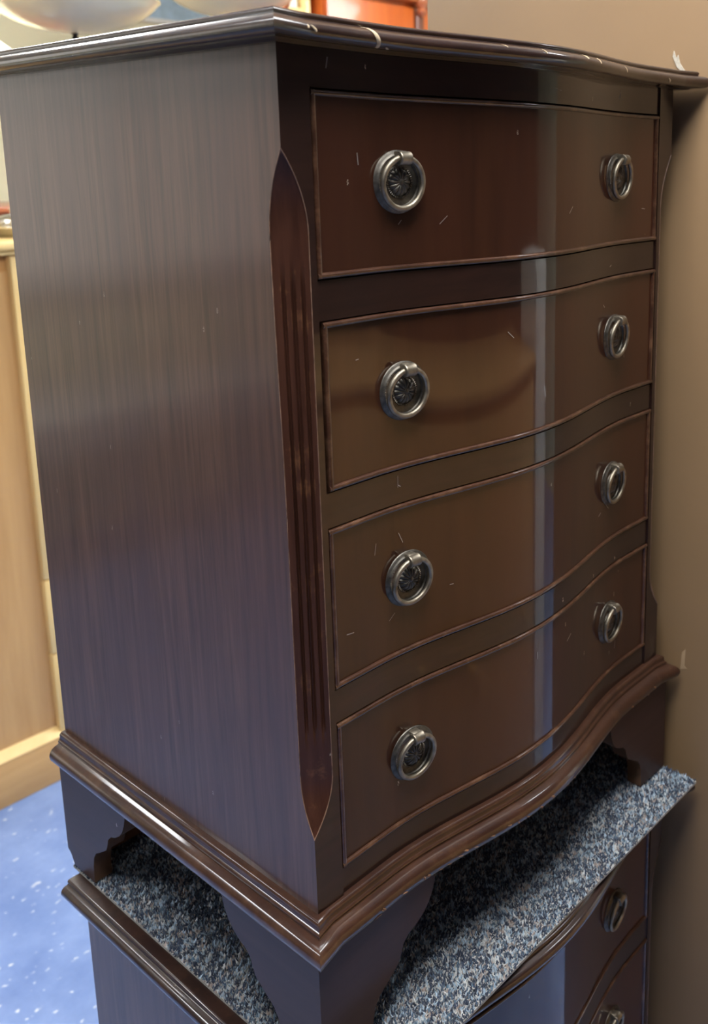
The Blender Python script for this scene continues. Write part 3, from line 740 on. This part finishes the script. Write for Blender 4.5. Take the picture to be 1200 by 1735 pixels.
p = at(437, 5, 1, 2.15)
t = thing('coat_stand', 'red-brown turned wooden coat stand beside the pale pine shelf unit', 'coat stand', (p.x, 2.15, 0))
mb = MB(); mb.lathe([(0.03, 0.12), (0.03, 0.9), (0.024, 0.95), (0.032, 1.0), (0.024, 1.05), (0.022, 2.0), (0.028, 2.06), (0.024, 2.1), (0.024, 2.3), (0.034, 2.34), (0.001, 2.38)], 24); mb.build('pole', M['redwood'], t, 50)
for k in range(4):
    a = k * PI / 2 + 0.4; c, s = math.cos(a), math.sin(a)
    mb = MB(); mb.tube([(0.02 * c, 0.02 * s, 0.22), (0.12 * c, 0.12 * s, 0.18), (0.2 * c, 0.2 * s, 0.07), (0.24 * c, 0.24 * s, 0.018)], 0.018, 10); mb.build('foot', M['redwood'], t, 60)
    mb = MB(); mb.tube([(0.02 * c, 0.02 * s, 2.12), (0.09 * c, 0.09 * s, 2.14), (0.13 * c, 0.13 * s, 2.22)], 0.010, 8); mb.build('hook', M['redwood'], t, 60)

# ------------------------------------------------------------------ unseen furniture added behind the viewer for the drawers' polish to reflect
def simple_chest(name, label, cat, x0, x1, y0, y1, h, mat, nd_, knob=True, ry=1):
    t = thing(name, label, cat, ((x0 + x1) / 2, (y0 + y1) / 2, 0)); w2 = (x1 - x0) / 2; d2 = (y1 - y0) / 2
    mb = MB(); mb.box(-w2, w2, -d2, d2 - 0.02, 0.0, h - 0.03); mb.build('body', M[mat], t, None)
    mb = MB(); mb.box(-w2 - .02, w2 + .02, -d2 - .01, d2 + .01, h - 0.03, h, b=0.006); mb.build('top', M[mat], t, 30)
    g = (h - 0.03 - 0.12) / nd_
    for k in range(nd_):
        mb = MB(); mb.box(-w2 + .02, w2 - .02, d2 - 0.02, d2, 0.10 + k * g + 0.01, 0.10 + (k + 1) * g - 0.01, b=0.005); d_ = mb.build('door', M[mat], t, 30)
        for x in (-w2 * 0.5, w2 * 0.5):
            mb = MB(); mb.lathe([(0.001, -0.03), (0.016, -0.026), (0.016, -0.02), (0.007, -0.012), (0.007, 0.0)], 16, c=(x, d2, 0.10 + (k + 0.5) * g), axis='y'); mb.build('knob', M[mat], d_, 40)
    return t
simple_chest('added_pine_cupboard', 'unseen low honey pine cupboard added opposite the stacked chests', 'cupboard', 0.40, 1.27, -1.40, -0.90, 1.22, 'pine', 1)  # added for a golden reflection in the drawer fronts
t = thing('added_white_bookcase', 'unseen narrow white cupboard added beside the low honey pine cupboard', 'cupboard', (1.43, -1.15, 0))  # added for the pale upright strip reflected in the drawers
mb = MB(); mb.box(-0.13, 0.13, -0.06, 0.23, 0.06, 1.44); mb.build('body', M['white'], t, None)
mb = MB(); mb.box(-0.125, 0.125, 0.23, 0.25, 0.08, 1.42, b=0.003); d_ = mb.build('door', M['white'], t, 30)
mb = MB(); mb.tube([(0.10, 0.25, 0.95), (0.10, 0.28, 0.97), (0.10, 0.28, 1.07), (0.10, 0.25, 1.09)], 0.006, 8); mb.build('handle', M['silver'], d_, 60)
mb = MB(); mb.box(-0.12, 0.12, -0.05, 0.22, 0, 0.06); mb.build('plinth', M['white'], t, None)
t.name = 'added_white_cupboard'

# dark wardrobe added behind the pine chest to darken what the top drawer reflects
t = thing('added_dark_wardrobe', 'unseen tall dark wooden wardrobe with three doors added behind the low pine cupboard', 'wardrobe', (1.15, -2.05, 0))
mb = MB(); mb.box(-1.2, 1.2, -0.3, 0.28, 0.08, 2.14); mb.build('body', M['darkmatte'], t, None)
for a, b in ((-1.19, -0.4), (-0.396, 0.396), (0.4, 1.19)):
    mb = MB(); mb.box(a, b, 0.28, 0.30, 0.10, 2.12, b=0.004); d_ = mb.build('door', M['darkmatte'], t, 30)
    mb = MB(); mb.lathe([(0.001, -0.03), (0.014, -0.026), (0.014, -0.02), (0.006, -0.012), (0.006, 0.0)], 16, c=(a + 0.05, 0.30, 1.05), axis='y'); mb.build('knob', M['brass'], d_, 40)
mb = MB(); mb.box(-1.19, 1.19, -0.29, 0.27, 0, 0.08); mb.build('plinth', M['darkmatte'], t, None)
mb = MB(); mb.box(-1.23, 1.23, -0.3, 0.33, 2.14, 2.2, b=0.012); mb.build('cornice', M['darkmatte'], t, 30)

# white table added under the window as a pale reflection in the side panel
t = thing('added_white_table', 'unseen white painted table added below the window', 'table', (-1.75, 3.2, 0))
mb = MB(); mb.box(-1.0, 1.0, -0.32, 0.32, 0.70, 0.73, b=0.005); mb.build('tabletop', M['white'], t, 30)
for a in ((-0.96, 0.96, -0.28, -0.26), (-0.96, 0.96, 0.26, 0.28), (-0.96, -0.94, -0.26, 0.26), (0.94, 0.96, -0.26, 0.26)):
    mb = MB(); mb.box(a[0], a[1], a[2], a[3], 0.60, 0.70); mb.build('apron', M['white'], t, None)
for x in (-0.94, 0.94):
    for y in (-0.26, 0.26):
        mb = MB(); mb.box(x - .03, x + .03, y - .03, y + .03, 0, 0.70, b=0.004); mb.build('leg', M['white'], t, 30)
